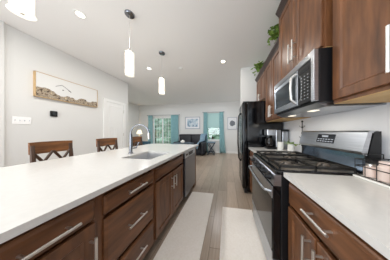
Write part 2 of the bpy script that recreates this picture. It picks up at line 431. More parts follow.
# dishwasher
t = thing('dishwasher', 'stainless steel dishwasher built into the island', 'dishwasher', (-1, 2.15, 0))
b = B(); box(b, IBK, -.725, 1.845, 2.46, .10, .875); obj('tub', b, 'black_satin', t)
b = B(); box(b, -.724, -.675, 1.855, 2.45, .12, .76, .004); obj('door', b, 'steel_dishwasher', t)
b = B(); box(b, -.724, -.675, 1.855, 2.45, .765, .865, .004); cp_ = obj('control_panel', b, 'stainless_brushed', t)
b = B(); box(b, -.6755, -.673, 1.89, 1.97, .80, .83); obj('display', b, 'display', cp_)
b = B(); box(b, -.6755, -.6735, 2.03, 2.27, .785, .835); cyl(b, (-.671, 2.03, .84), (-.671, 2.27, .84), .006); obj('pocket_handle', b, 'black_satin', cp_)
b = B(); box(b, IBK, -.77, 1.845, 2.46, 0, .10); obj('kick_plate', b, 'black_satin', t)

# right side base cabinets, faces look towards -X
RX = .45
cabinet('base_cabinet', 'brown base cabinet under the near right countertop, wide drawer over two doors', RX, -1, XR-.01, .36, .945, .10, .88,
        [('drawer', .385, .93, .70, .845, (.628, .79, .165, False)), ('door', .665, .93, .12, .675, (.70, .585, .15, True)), ('door', .385, .655, .12, .675, (.62, .585, .15, True))])
cabinet('base_cabinet', 'brown base cabinet at the lower right edge nearest the camera', RX, -1, XR-.01, -.40, .36, .10, .88,
        [('drawer', -.38, .335, .70, .845, (-.02, .775, .20, False)), ('door', -.38, .335, .12, .675, None)])
cabinet('base_cabinet', 'narrow brown base cabinet between the range and the refrigerator', RX, -1, XR-.01, 1.745, 2.385, .10, .88,
        [('drawer', 1.765, 2.365, .70, .845, (2.09, .775, .16, False)), ('door', 1.765, 2.365, .12, .675, (1.83, .585, .15, True))])
b = B(); box(b, .41, XR-.002, -.42, .95, .88, .91); tag(obj('countertop', b, 'quartz', origin=(.7, .3, .88)), 'white quartz countertop in the right foreground', 'countertop')
b = B(); box(b, .41, XR-.002, 1.74, 2.39, .88, .91); tag(obj('countertop', b, 'quartz', origin=(.7, 2, .88)), 'short white countertop between the range and the refrigerator', 'countertop')

# upper cabinets
UX, UB = .73, XR-.004
t = cabinet('wall_cabinet', 'large brown upper cabinet at the top right nearest the camera', UX, -1, UB, .26, .955, 1.40, 2.70,
            [('door', .59, .94, 1.425, 2.68, (.622, 1.56, .20, True)), ('door', .275, .58, 1.425, 2.68, (.55, 1.56, .20, True))], base=False)
crown(t, UX, -1, UB, .26, .955, 2.70)
t = cabinet('wall_cabinet', 'brown upper cabinet mounted above the microwave', .69, -1, UB, .962, 1.70, 1.808, 2.70,
            [('door', .98, 1.325, 1.83, 2.68, (1.295, 2.02, .20, True)), ('door', 1.335, 1.685, 1.83, 2.68, (1.365, 2.02, .20, True))], base=False)
crown(t, .69, -1, UB, .962, 1.70, 2.70)
t = cabinet('wall_cabinet', 'brown upper cabinet between the microwave and the refrigerator', UX, -1, UB, 1.705, 2.39, 1.39, 2.40,
            [('door', 1.72, 2.05, 1.41, 2.385, (2.02, 1.54, .18, True)), ('door', 2.06, 2.375, 1.41, 2.385, (2.09, 1.54, .18, True))], base=False)
crown(t, UX, -1, UB, 1.705, 2.39, 2.40)
t = cabinet('wall_cabinet', 'short brown upper cabinet over the black refrigerator', UX, -1, UB, 2.395, 3.05, 1.84, 2.40,
            [('door', 2.41, 2.715, 1.86, 2.385, (2.69, 1.95, .14, True)), ('door', 2.725, 3.035, 1.86, 2.385, (2.75, 1.95, .14, True))], base=False)
crown(t, UX, -1, UB, 2.395, 3.05, 2.40)

# ---------------------------------------------------------------- microwave
MY0, MY1, MZ0, MZ1, MXF = .9625, 1.69, 1.42, 1.805, .615
t = thing('microwave_oven', 'stainless over the range microwave with black side', 'microwave', (.85, 1.33, MZ0))
b = B(); box(b, MXF+.03, UB, MY0, MY1, MZ0, MZ1, .003); obj('housing', b, 'black_satin', t)
b = B()   # stainless frame of the door around the window
dy0 = 1.165
box(b, MXF, MXF+.03, dy0, MY1, MZ0+.02, MZ0+.075, .003); box(b, MXF, MXF+.03, dy0, MY1, MZ1-.095, MZ1-.055, .003)
box(b, MXF, MXF+.03, MY1-.04, MY1, MZ0+.075, MZ1-.095, .003); box(b, MXF, MXF+.03, dy0, dy0+.03, MZ0+.075, MZ1-.095, .003)
dr = obj('door', b, 'stainless', t)
b = B(); box(b, MXF+.006, MXF+.03, dy0+.03, MY1-.04, MZ0+.075, MZ1-.095); obj('window', b, 'window_screen', dr)
b = B(); x = MXF-.035; tube(b, [(MXF+.002, dy0+.03, MZ1-.075), (x, dy0+.03, MZ1-.11), (x-.006, dy0+.03, (MZ0+MZ1)/2), (x, dy0+.03, MZ0+.08), (MXF+.002, dy0+.03, MZ0+.045)], .011, 12)
obj('handle', b, 'nickel', dr, True)
b = B(); box(b, MXF+.001, MXF+.03, MY0+.035, dy0-.004, MZ0+.02, MZ1-.055, .003); cp_ = obj('control_panel', b, 'black_glass', t)
for i in range(3):
    b = B()
    for j in range(8): box(b, MXF-.001, MXF+.002, MY0+.06+i*.038, MY0+.074+i*.038, MZ0+.05+j*.026, MZ0+.057+j*.026)
    obj('key_column', b, 'key_grey', cp_)
b = B(); box(b, MXF, MXF+.002, MY0+.06, MY0+.165, MZ1-.115, MZ1-.085); obj('display', b, 'display', cp_)
b = B(); box(b, MXF-.001, MXF+.03, MY0, MY0+.032, MZ0+.01, MZ1, .003); obj('side_trim', b, 'stainless_brushed', t)
b = B(); box(b, MXF, MXF+.03, MY0+.032, MY1, MZ1-.05, MZ1, .004)
for k in range(4): box(b, MXF-.002, MXF+.01, MY0+.06, MY1-.03, MZ1-.044+k*.011, MZ1-.040+k*.011)
obj('vent_grille', b, 'stainless_brushed', t)
b = B(); prism(b, [(MXF+.03, MZ0), (UB, MZ0), (UB, MZ0-.028), (MXF+.09, MZ0-.028)], 'y', MY0+.02, MY1-.02); bt = obj('base_plate', b, 'stainless', t)
for y in (1.14, 1.48):
    b = B(); box(b, .72, .77, y, y+.07, MZ0-.031, MZ0-.0275); obj('lamp_lens', b, 'lamp_lens', bt)
area('microwave_lamp', (.80, 1.33, MZ0-.04), (0, 0, 0), .1, .4, .8, (1, .9, .72))

# ---------------------------------------------------------------- range
GY0, GY1, GXF = .962, 1.71, .36
t = thing('gas_range', 'stainless steel gas range with black cast iron grates', 'stove', (.7, 1.36, 0))
b = B(); box(b, .40, XR-.03, GY0, GY1, .06, .885, .003); obj('housing', b, 'black_satin', t)
b = B()
for x in (.46, .98):
    for y in (GY0+.05, GY1-.05):
        b = B(); cyl(b, (x, y, 0), (x, y, .06), .02); obj('levelling_foot', b, 'black_satin', t)
b = B(); box(b, GXF, .95, GY0, GY1, .885, .918, .006); ck = obj('cooktop', b, 'black_gloss', t)
b = B(); box(b, GXF+.035, .91, GY0+.03, GY1-.03, .9175, .9195); obj('cooktop_reflection', b, 'cooktop_reflection', ck)  # added pale sheet standing in for reflections on the black cooktop
b = B(); prism(b, [(GXF, .885), (GXF-.008, .88), (GXF-.012, .80), (.40, .80), (.40, .885)], 'y', GY0, GY1); cp_ = obj('control_panel', b, 'stainless', t)
for k in range(5):
    y = GY0+.09+k*(GY1-GY0-.18)/4
    b = B(); cyl(b, (GXF-.01, y, .843), (GXF-.022, y, .842), .027, seg=20); cyl(b, (GXF-.022, y, .842), (GXF-.045, y, .84), .021, .018, seg=20); box(b, GXF-.05, GXF-.045, y-.003, y+.003, .823, .858)
    obj('knob', b, 'black_satin', t, True)
b = B(); box(b, .345, .40, GY0+.012, GY1-.012, .235, .79, .004); dr = obj('door', b, 'black_gloss', t)
for z0, z1 in ((.70, .79), (.235, .29)):
    b = B(); box(b, .338, .346, GY0+.012, GY1-.012, z0, z1, .002); obj('door_trim', b, 'stainless', dr)
b = B(); box(b, .340, .346, GY0+.02, GY1-.02, .292, .698); obj('window', b, 'oven_glass', dr)
b = B(); x = .288; y0, y1 = GY0+.035, GY1-.035
tube(b, [(.34, y0, .745), (.30, y0+.01, .75), (x, y0+.05, .752), (x-.006, (y0+y1)/2, .752), (x, y1-.05, .752), (.30, y1-.01, .75), (.34, y1, .745)], .0105, 12); obj('handle', b, 'stainless', dr, True)
b = B(); box(b, .348, .40, GY0+.012, GY1-.012, .07, .225, .004); obj('drawer', b, 'stainless', t)
# backguard
b = B(); prism(b, [(.925, .918), (.935, .945), (.95, .98), (.96, 1.02), (.965, 1.07), (.97, 1.205), (1.012, 1.205), (1.012, .918)], 'y', GY0+.03, GY1-.05)
bgd = obj('backguard', b, 'steel_dark', t, True)
for y in (GY0+.006, GY1-.05):
    b = B(); prism(b, [(.945, 1.06), (.975, 1.207), (.985, 1.212), (1.014, 1.212), (1.014, .90), (.95, .90)], 'y', y, y+.024); obj('end_cap', b, 'black_satin', bgd)
b = B(); prism(b, [(.935, 1.045), (.912, 1.052), (.907, 1.07), (.942, 1.205), (.955, 1.217), (1.0, 1.217), (1.0, 1.2), (.965, 1.2)], 'y', GY0+.008, GY1-.03); obj('fascia', b, 'stainless_brushed', bgd)
def fx(z): return .907+(z-1.07)/.135*.035
b = B(); prism(b, [(fx(1.105)-.003, 1.105), (fx(1.185)-.003, 1.185), (fx(1.185)+.004, 1.185), (fx(1.105)+.004, 1.105)], 'y', 1.20, 1.40); ds = obj('display', b, 'display', bgd)
b = B()
for i in range(6):
    for j in range(2):
        y = 1.21+i*.031; z = 1.115+j*.02; box(b, fx(z)-.006, fx(z), y, y+.018, z, z+.008)
box(b, fx(1.165)-.006, fx(1.165), 1.27, 1.34, 1.158, 1.174)
obj('buttons', b, 'frame_grey', ds)
# burners and grates
BUR = [(.50, 1.115, .045), (.78, 1.115, .038), (.64, 1.35, .05), (.50, 1.59, .038), (.78, 1.59, .045)]
for x, y, r in BUR:
    b = B(); lathe(b, (x, y, .927), [(0, 0), (r*1.25, 0), (r*1.2, .008), (r, .010), (r, .018), (r*.9, .024), (0, .024)]); obj('burner', b, 'burner', t, True)
def grate(y0, y1, centres):
    b = B(); x0, x1, z, h = .40, .885, .945, .010
    r = .0055
    for x in (x0, x1): box(b, x-r, x+r, y0, y1, z-h, z+h)
    for y in (y0+r, y1-r): box(b, x0, x1, y-r, y+r, z-h, z+h)
    for x in (x0, x1, (x0+x1)/2):
        for y in (y0+r, y1-r): box(b, x-r, x+r, y-r, y+r, .918, z)
    box(b, (x0+x1)/2-r, (x0+x1)/2+r, y0, y1, z-h, z+h)
    ym = (y0+y1)/2
    for x, y in centres:
        for k in range(4):
            a = PI/4+k*PI/2; L = .17
            xe, ye = x+L*math.cos(a), y+L*math.sin(a)
            xe = max(x0, min(x1, xe)); ye = max(y0+r, min(y1-r, ye))
            cyl(b, (x+.035*math.cos(a), y+.035*math.sin(a), z+.004), (xe, ye, z+.002), .0055, seg=6)
    return obj('grate', b, 'iron', t)
grate(GY0+.02, 1.225, [(.50, 1.115), (.78, 1.115)]); grate(1.235, 1.465, [(.64, 1.35)]); grate(1.475, GY1-.02, [(.50, 1.59), (.78, 1.59)])

# ---------------------------------------------------------------- refrigerator
FY0, FY1 = 2.41, 3.12
t = thing('refrigerator', 'tall glossy black side by side refrigerator', 'refrigerator', (.7, 2.76, 0))
b = B(); box(b, .40, XR-.03, FY0, FY1, .03, 1.80, .006); obj('housing', b, 'black_gloss', t)
ym = 2.74
for y0, y1, hy in ((FY0+.002, ym-.003, ym-.04), (ym+.003, FY1-.002, ym+.04)):
    b = B(); box(b, .30, .392, y0, y1, .09, 1.79, .02, 3); dr = obj('door', b, 'black_gloss', t, True)
    b = B(); tube(b, [(.302, hy, 1.62), (.262, hy, 1.57), (.245, hy, 1.2), (.245, hy, .95), (.262, hy, .62), (.302, hy, .56)], .012, 12); obj('handle', b, 'black_gloss', dr, True)
b = B(); box(b, .34, .40, FY0+.01, FY1-.01, .0, .085); obj('toe_grille', b, 'black_satin', t)
for y in (FY0+.04, ym+.2):
    b = B(); box(b, .32, .44, y, y+.05, 1.79, 1.815, .004); obj('hinge_cover', b, 'black_satin', t)

# ---------------------------------------------------------------- counter clutter (far right counter)
t = thing('coffee_maker', 'silver and black drip coffee maker on the far counter beside the refrigerator', 'coffee maker', (.78, 2.26, .91))
x0, x1, y0, y1 = .68, .84, 2.17, 2.35
b = B(); box(b, x0, x1+.06, y0, y1, .91, .94, .006); obj('base', b, 'black_satin', t)
b = B(); box(b, x1-.02, x1+.06, y0, y1, .94, 1.24, .008); obj('water_tank', b, 'stainless_brushed', t)
b = B(); box(b, x0, x1-.02, y0, y1, 1.14, 1.25, .012); obj('brew_head', b, 'stainless_brushed', t)
b = B(); lathe(b, (.745, 2.26, .94), [(0, 0), (.055, 0), (.068, .03), (.068, .09), (.045, .14), (.05, .165), (0, .165)]); cf = obj('carafe', b, 'coffee_dark', t, True)
b = B(); tube(b, [(.68, 2.20, 1.09), (.655, 2.17, 1.08), (.65, 2.165, 1.02), (.68, 2.20, .98)], .008); obj('carafe_handle', b, 'black_satin', cf, True)
t = thing('capsule_brewer', 'slim silver coffee brewer standing right of the drip coffee maker', 'coffee maker', (.97, 2.26, .91))
b = B(); box(b, .93, 1.03, 2.20, 2.34, .91, 1.22, .015, 3); obj('housing', b, 'stainless', t, True)
b = B(); box(b, .92, 1.035, 2.19, 2.35, 1.22, 1.25, .01, 3); obj('lid', b, 'black_satin', t, True)
def mug(name, label, x, y, r, h):
    t = thing(name, label, 'canister', (x, y, .91))
    b = B(); lathe(b, (x, y, .91), [(0, 0), (r*.92, 0), (r, .012), (r, h-.004), (r-.005, h), (r-.009, h-.004), (r-.01, .012), (0, .012)]); obj('body', b, 'white_ceramic', t, True)
    return t
t = mug('ceramic_canister', 'white ceramic canister on the far counter nearest the coffee makers', .86, 2.10, .045, .13)
t = mug('plant_pot', 'white ceramic pot holding a small green plant on the far counter', .95, 1.96, .045, .12)
t['category'] = 'potted plant'
def leaves(b, c, n, spread, size, droop=.3, up=1):
    for k in range(n):
        a = random.uniform(0, 2*PI); e = random.uniform(.1, 1.2)*up
        d = Vector((math.cos(a)*math.cos(e), math.sin(a)*math.cos(e), math.sin(e)))
        L = spread*random.uniform(.45, 1); p0 = Vector(c)
        pts = [p0+d*L*q+Vector((0, 0, -droop*L*q*q)) for q in (0, .5, 1)]
        tube(b, pts, [.0022, .0016, .001], 4)
        for q in (.4, .7, 1):
            p = p0+d*L*q+Vector((0, 0, -droop*L*q*q)); s = size*random.uniform(.7, 1.2)
            t1 = Vector((random.uniform(-1, 1), random.uniform(-1, 1), random.uniform(-.6, .6))).normalized()
            n1 = t1.cross(Vector((random.uniform(-.4, .4), random.uniform(-.4, .4), 1))).normalized(); m1 = t1.cross(n1)*.12*s
            v = [b.verts.new(x) for x in (p, p+t1*s*.5+n1*s*.32+m1, p+t1*s, p+t1*s*.5-n1*s*.32+m1)]
            w_ = b.verts.new(p+t1*s*.5-m1)
            for i in range(4): b.faces.new((v[i], v[(i+1) % 4], w_))
b = B(); leaves(b, (.95, 1.96, 1.02), 12, .10, .045); obj('foliage', b, 'leaf', t)
t = thing('mug_tree', 'thin black metal mug tree against the backsplash left of the range backguard', 'mug tree', (1.02, 1.82, .91))
b = B(); cyl(b, (1.02, 1.82, .915), (1.02, 1.82, 1.345), .005); ball(b, (1.02, 1.82, 1.35), .013); obj('pole', b, 'iron', t, True)
b = B(); lathe(b, (1.02, 1.82, .91), [(0, 0), (.035, 0), (.035, .006), (.01, .012), (0, .012)]); obj('base', b, 'iron', t, True)
for k, z in enumerate((1.02, 1.12, 1.19, 1.27)):
    b = B(); ball(b, (1.02, 1.82, z), .012); a = PI*(.25+.5*(k % 2))
    for q in (1, -1): tube(b, [(1.02, 1.82, z), (1.02+q*.02*math.cos(a), 1.82+q*.03*math.sin(a), z+.004), (1.02+q*.025*math.cos(a), 1.82+q*.04*math.sin(a), z+.022)], .003, 6)
    obj('arm', b, 'iron', t, True)

# wire basket with jars at the right edge
t = thing('wire_basket', 'black wire basket of jars on the near right countertop beside the range', 'basket', (.95, .76, .91))
x0, x1, y0, y1, z0, z1 = .85, 1.03, .60, .95, .925, 1.03
b = B(); box(b, x0-.012, x1+.01, y0-.01, y1+.005, .9105, .922, .004); obj('tray', b, 'white_ceramic', t)
b = B()
for z in (z0+.001, z1, (z0+z1)/2+.01):
    for A, D in (((x0, y0), (x1, y0)), ((x1, y0), (x1, y1)), ((x1, y1), (x0, y1)), ((x0, y1), (x0, y0))): cyl(b, (*A, z), (*D, z), .0028, seg=6)
for k in range(7):
    y = y0+(y1-y0)*k/6
    for x in (x0, x1): cyl(b, (x, y, z0), (x, y, z1), .002, seg=6)
    cyl(b, (x0, y, z0), (x1, y, z0), .002, seg=6)
for k in range(1, 4):
    x = x0+(x1-x0)*k/4
    for y in (y0, y1): cyl(b, (x, y, z0), (x, y, z1), .002, seg=6)
obj('wire_frame', b, 'iron', t)
for y in (y0, y1):
    b = B(); tube(b, [(.905, y, z1), (.905, y, z1+.03), (1.005, y, z1+.03), (1.005, y, z1)], .003, 6); obj('handle', b, 'iron', t)
def jar(x, y, r, h, m, label, capm='frame_white'):
    q = thing('jar', label, 'jar', (x, y, .927), 'jars in the wire basket')
    b = B(); lathe(b, (x, y, .927), [(0, 0), (r*.9, 0), (r, .008), (r, h*.72), (r*.72, h*.8), (r*.72, h*.82), (0, h*.82)]); obj('body', b, m, q, True)
    b = B(); lathe(b, (x, y, .927), [(0, h*.82), (r*.8, h*.82), (r*.8, h), (0, h)]); obj('lid', b, capm, q, True)
jar(.89, .905, .027, .08, 'pink_jar', 'pale pink jar in the far corner of the wire basket next to the range', 'nickel')
jar(.893, .835, .028, .11, 'pink_jar', 'taller pale pink jar in the front row of the wire basket', 'pink_jar')
jar(.97, .90, .028, .10, 'white_ceramic', 'white jar at the back of the wire basket by the range', 'nickel')
jar(.965, .82, .028, .115, 'pink_jar', 'pale pink jar at the back of the wire basket', 'frame_white')
jar(.893, .76, .028, .10, 'pink_jar', 'pale pink jar of the wire basket nearest the right edge', 'frame_white')

# greenery on top of the cabinets
def ivy(x, y, z, n, label):
    t = thing('trailing_plant', label, 'plant', (x, y, z), 'greenery on top of the cabinets')
    b = B(); lathe(b, (x, y, z), [(0, 0), (.045, 0), (.06, .13), (.052, .13), (.04, .01), (0, .01)]); obj('pot', b, 'pot', t, True)
    b = B(); leaves(b, (x-.03, y, z+.16), n, .19, .085, .35, .8); obj('foliage', b, 'leaf', t)
ivy(.80, 1.84, 2.475, 60, 'green leafy plant on top of the cabinets just past the microwave cabinet')
ivy(.78, 2.80, 2.475, 60, 'green leafy plant on top of the cabinets above the refrigerator')

# ---------------------------------------------------------------- left wall items
t = thing('wall_picture', 'long panoramic rocky shoreline picture in a thin tan frame on the left wall', 'picture', (XL, 1.52, 1.83))
b = B(); box(b, XL+.001, XL+.045, 1.528, 2.512, 1.838, 2.262); obj('canvas', b, 'shore_print', t)
b = B()
for r in ((1.52, 1.528, 1.83, 2.27), (2.512, 2.52, 1.83, 2.27), (1.52, 2.52, 1.83, 1.838), (1.52, 2.52, 2.262, 2.27)): box(b, XL+.001, XL+.05, *r)
obj('frame', b, 'art_wood', t)
b = B()
def stroke(p, q, r): cyl(b, (XL+.046, p[0], p[1]), (XL+.046, q[0], q[1]), r, seg=6)
stroke((1.77, 2.09), (1.86, 2.145), .004); stroke((1.86, 2.145), (1.99, 2.06), .004); stroke((1.96, 2.075), (2.0, 2.045), .007); stroke((1.865, 2.05), (1.885, 2.05), .008)
obj('painted_lines', b, 'stroke', t)
b = B(); c = (XL+.012, 1.765, 1.555)
box(b, XL, XL+.03, 1.712, 1.812, 1.50, 1.61, .014, 4); t = obj('thermostat', b, 'device_black', smooth=True, origin=(XL, 1.765, 1.555)); tag(t, 'small round cornered black thermostat on the left wall below the picture', 'thermostat')
b = B(); cyl(b, (XL+.0295, 1.762, 1.555), (XL+.0315, 1.762, 1.555), .03, seg=24); obj('dial', b, 'black_glass', t)
t = thing('switch_plate', 'wide white light switch plate on the left wall', 'light switch', (XL, 1.41, 1.39))
b = B(); box(b, XL, XL+.007, 1.318, 1.50, 1.332, 1.452, .003); obj('plate', b, 'switch_white', t)
for k in range(4):
    y = 1.341+k*.0455
    b = B(); box(b, XL+.007, XL+.010, y-.005+.0, y+.0, 1.38, 1.404); box(b, XL+.008, XL+.018, y-.0045, y-.0005, 1.392, 1.402); obj('toggle', b, 'frame_grey', t)

# ---------------------------------------------------------------- stools
def stool(Y):
    t = thing('counter_stool', '', 'stool', (-1.98, Y, 0), 'counter stools along the island')
    w = .185
    b = B(); box(b, -2.17, -1.76, Y-w-.005, Y+w+.005, .60, .645, .012, 3); obj('seat', b, 'stool_seat', t, True)
    for q in (-1, 1):
        b = B(); y = Y+q*(w-.02)
        tube(b, [(-2.20, y, 0), (-2.15, y, .6), (-2.145, y, .85), (-2.165, y, 1.05)], [.018, .022, .022, .019], 8); obj('leg', b, 'stool_dark', t, True)
        b = B(); tube(b, [(-1.775, y, 0), (-1.785, y, .60)], [.016, .02], 8); obj('leg', b, 'stool_dark', t, True)
        b = B(); cyl(b, (-2.185, y, .22), (-1.78, y, .22), .011); obj('stretcher', b, 'stool_dark', t, True)
    for x, z in ((-1.78, .30), (-2.17, .30)):
        b = B(); cyl(b, (x, Y-w+.02, z), (x, Y+w-.02, z), .012); obj('stretcher', b, 'stool_dark', t, True)
    # curved top rail
    b = B(); n = 10; top = []; R = []
    for k in range(n+1):
        u = -1+2*k/n; y = Y+u*w; x = -2.165-.022*(1-u*u); zz = 1.085+.004*(1-u*u)
        R.append([b.verts.new(p) for p in ((x-.011, y, .95), (x+.011, y, .95), (x+.011-.004, y, zz), (x-.011-.004, y, zz))])
    for A, D in zip(R, R[1:]):
        for k in range(4): b.faces.new((A[k], A[(k+1) % 4], D[(k+1) % 4], D[k]))
    b.faces.new(R[0][::-1]); b.faces.new(R[-1])
    obj('top_rail', b, 'stool_wood', t)
    b = B(); cyl(b, (-2.15, Y-w+.02, .72), (-2.15, Y+w-.02, .72), .012); obj('lower_rail', b, 'stool_dark', t, True)
    for q in (-1, 1):
        for s in (-1, 1):
            b = B(); c = Y+q*(w-.02)/2; hw = (w-.03)/2
            T = [(-2.152+s*.004, c-s*hw, .725), (-2.166+s*.004, c+s*hw, .97)]
            tube(b, T, .015, 6); obj('cross_slat', b, 'stool_dark', t, True)
    return t
s1 = stool(1.145); s1['label'] = 'dark wood cross back counter stool nearest the camera at the island'
copy_tree(s1, (0, .69, 0), 'middle dark wood cross back counter stool, left of the white door at the island')
copy_tree(s1, (0, 1.385, 0), 'dark wood cross back counter stool farthest away, partly behind the faucet')

# ---------------------------------------------------------------- pendants and ceiling lights
def pendant(Y):
    X = -1.345
    t = thing('pendant_light', '', 'pendant light', (X, Y, CZ), 'pendant lights over the island')
    b = B(); lathe(b, (X, Y, CZ), [(0, 0), (.062, 0), (.062, -.012), (.055, -.022), (.012, -.026), (0, -.026)]); obj('canopy', b, 'chrome', t, True)
    b = B(); cyl(b, (X, Y, CZ-.025), (X, Y, 2.36), .0028, seg=8); obj('cord', b, 'nickel', t)
    b = B(); lathe(b, (X, Y, 2.31), [(0, .05), (.012, .05), (.014, .012), (.05, .008), (.058, .006), (.058, 0), (0, 0)]); obj('cap', b, 'nickel', t, True)
    b = B(); lathe(b, (X-.013, Y, 2.0), [(0, .005), (.038, .005), (.042, .015), (.042, .30), (.04, .305), (0, .305)], 32); obj('inner_diffuser', b, 'opal', t, True)
    b = B()
    A = [(X+q*math.cos(a), Y+q*math.sin(a)) for q, r_ in ((.057, 1), (.054, -1)) for a in [r_*(k/8-.5)*.9+.1 for k in range(9)]]
    prism(b, A, 'z', 2.0, 2.31); obj('side_plate', b, 'opal_trim', t)
    b = B(); lathe(b, (X, Y, 2.0), [(.008, -.003), (.054, -.003), (.057, .0), (.054, .004), (.008, .004), (.008, -.003)], 32); obj('bottom_ring', b, 'opal_trim', t, True)
    b = B(); lathe(b, (X, Y, 2.0), [(0, -.010), (.009, -.008), (.009, .005), (0, .005)], 16); obj('finial', b, 'nickel', t, True)
    return t
p1 = pendant(.57); p1['label'] = 'glass cylinder pendant light cut off by the top left of the photo'
copy_tree(p1, (0, .88, 0), 'middle glass cylinder pendant light hanging over the island sink')
copy_tree(p1, (0, 1.71, 0), 'farthest and smallest glass cylinder pendant light over the island')
def downlight(x, y, label=None, power=8, col=(1, .96, .90)):
    if label:
        t = thing('recessed_light', label, 'ceiling light', (x, y, CZ), 'round recessed ceiling lights')
        b = B(); lathe(b, (x, y, CZ), [(.046, 0), (.07, 0), (.068, -.005), (.046, -.004), (.046, 0)]); obj('trim_ring', b, 'trim_paint', t, True)
        b = B(); lathe(b, (x, y, CZ), [(0, -.0005), (.046, -.0005), (.046, -.0025), (0, -.0025)]); obj('lens', b, 'downlight', t)
    area('recessed_and_fill_lamp', (x, y, CZ-.02), (0, 0, 0), .1, .1, power, col, 'DISK')
downlight(-2.04, 1.34, 'round recessed ceiling light between the first two pendants at upper left', 17)
downlight(-2.01, 2.79, 'small round recessed ceiling light left of the farthest pendant', 12)
downlight(-.09, 2.80, 'round recessed ceiling light over the aisle near the refrigerator', 6)
downlight(-.09, 1.10, None, 4); downlight(-.09, -.7, None, 4); downlight(-2.04, -.2, None, 15)  # added fill lamps, out of view and without fixtures
downlight(-3.9, 5.1, None, 20, (.92, .96, 1)); downlight(-2.2, 4.6, None, 15, (.92, .96, 1)); downlight(-.4, 5.2, None, 17, (.92, .96, 1))  # added lamps without fixtures, brightening the living area in place of window light
b = B(); lathe(b, (-1.19, 2.93, CZ), [(0, 0), (.055, 0), (.05, -.02), (0, -.024)]); tag(obj('smoke_detector', b, 'trim_paint', smooth=True, origin=(-1.19, 2.93, CZ)), 'small white smoke detector on the ceiling right of the farthest pendant', 'smoke detector')

# ---------------------------------------------------------------- runners on the floor
b = B(); box(b, -.685, -.255, .62, 2.28, .0005, .010, .003); tag(obj('floor_runner', b, 'rug', origin=(-.47, 1.4, 0)), 'long cream runner mat along the foot of the island', 'rug')
b = B(); box(b, -.07, .375, .55, 1.90, .0005, .010, .003); tag(obj('floor_runner', b, 'rug', origin=(.15, 1.2, 0)), 'cream runner mat on the floor in front of the range', 'rug')

# ---------------------------------------------------------------- living area
def curtain(x0, x1, flare0, flare1, zt, zb, y, label, folds):
    b = B(); n = folds*8; m = 14; G = []
    for j in range(m+1):
        f = j/m; z = zt+(zb-zt)*f; a0 = x0+flare0*f*f; a1 = x1+flare1*f*f; row = []
        for k in range(n+1):
            u = k/n; row.append(b.verts.new((a0+(a1-a0)*u, y+.028*math.sin(u*folds*2*PI)*(1+.2*f), z)))
        G.append(row)
    for j in range(m):
        for k in range(n): b.faces.new((G[j][k], G[j][k+1], G[j+1][k+1], G[j+1][k]))
    o = obj('curtain', b, 'teal_curtain', smooth=True, origin=((x0+x1)/2, y, zb)); tag(o, label, 'curtain', 'teal curtains on the back wall')
    s = o.modifiers.new('thickness', 'SOLIDIFY'); s.thickness = .004
CY = YB-.085
def rod(x0, x1, z, label):
    t = thing('curtain_rod', label, 'curtain rod', ((x0+x1)/2, CY, z), 'curtain rods on the back wall')
    b = B(); cyl(b, (x0, CY, z), (x1, CY, z), .011); obj('pole', b, 'rod', t, True)
    for x in (x0, x1):
        b = B(); ball(b, (x, CY, z), .025); obj('finial', b, 'rod', t, True)
    for x in (x0+.04, x1-.04):
        b = B(); cyl(b, (x, CY, z), (x, YB, z), .007); obj('bracket', b, 'rod', t)
rod(-4.85, -2.76, 2.20, 'grey curtain rod over the patio door')
rod(-1.35, -.17, 2.30, 'grey curtain rod over the back window')
curtain(-4.80, -4.50, -.02, .02, 2.195, .03, CY, 'teal curtain panel left of the patio door', 4)
curtain(-3.30, -2.82, 0, .02, 2.195, .03, CY, 'wide teal curtain panel right of the patio door', 6)
curtain(-1.31, -1.10, -.04, .06, 2.295, .03, CY, 'teal curtain panel left of the back window', 3)
curtain(-.42, -.20, .02, .14, 2.295, .03, CY, 'teal curtain panel right of the back window', 3)
def picture(x0, x1, z0, z1, fm, pm, label, fw, matw):
    xc, zc = (x0+x1)/2, (z0+z1)/2
    t = thing('framed_picture', label, 'picture', (xc, YB, zc))
    b = B()
    for r in ((x0, x0+fw, z0, z1), (x1-fw, x1, z0, z1), (x0, x1, z0, z0+fw), (x0, x1, z1-fw, z1)): box(b, r[0], r[1], YB-.03, YB-.001, r[2], r[3])
    obj('frame', b, fm, t)
    b = B(); box(b, x0+fw, x1-fw, YB-.018, YB-.002, z0+fw, z1-fw); obj('mat_board', b, 'frame_white', t)
    b = B(); box(b, x0+fw+matw, x1-fw-matw, YB-.021, YB-.018, z0+fw+matw, z1-fw-matw); obj('print', b, pm, t)
picture(-2.42, -1.53, 1.37, 2.07, 'frame_grey', 'blue_print', 'pale blue framed picture above the dark sofa', .04, .08)
picture(.03, .54, 1.33, 2.0, 'frame_grey', 'tree_print', 'white framed picture with a grey tree beside the refrigerator', .03, .04)
# sofa
t = thing('sofa', 'dark navy sofa against the back wall', 'sofa', (-1.9, 6.05, 0))
SY, SX0_, SX1_ = 5.70, -2.72, -1.12
b = B(); box(b, SX0_, SX1_, SY+.03, SY+.75, .05, .30, .02); obj('base', b, 'navy_leather', t, True)
for x0, x1 in ((SX0_+.2, -1.925), (-1.915, SX1_-.2)):
    b = B(); box(b, x0, x1, SY, SY+.55, .30, .48, .05, 4); obj('seat_cushion', b, 'navy_leather', t, True)
    b = B(); box(b, x0-.1, x1+.1, SY+.48, SY+.72, .45, .98, .07, 4); obj('back_cushion', b, 'navy_leather', t, True)
    b = B(); box(b, x0-.12, x1+.12, SY+.50, SY+.76, .90, 1.07, .07, 4); obj('headrest', b, 'navy_leather', t, True)
for x0, x1 in ((SX0_-.02, SX0_+.2), (SX1_-.2, SX1_+.02)):
    b = B(); box(b, x0, x1, SY-.02, SY+.75, .05, .68, .06, 4); obj('armrest', b, 'navy_leather', t, True)
b = B()
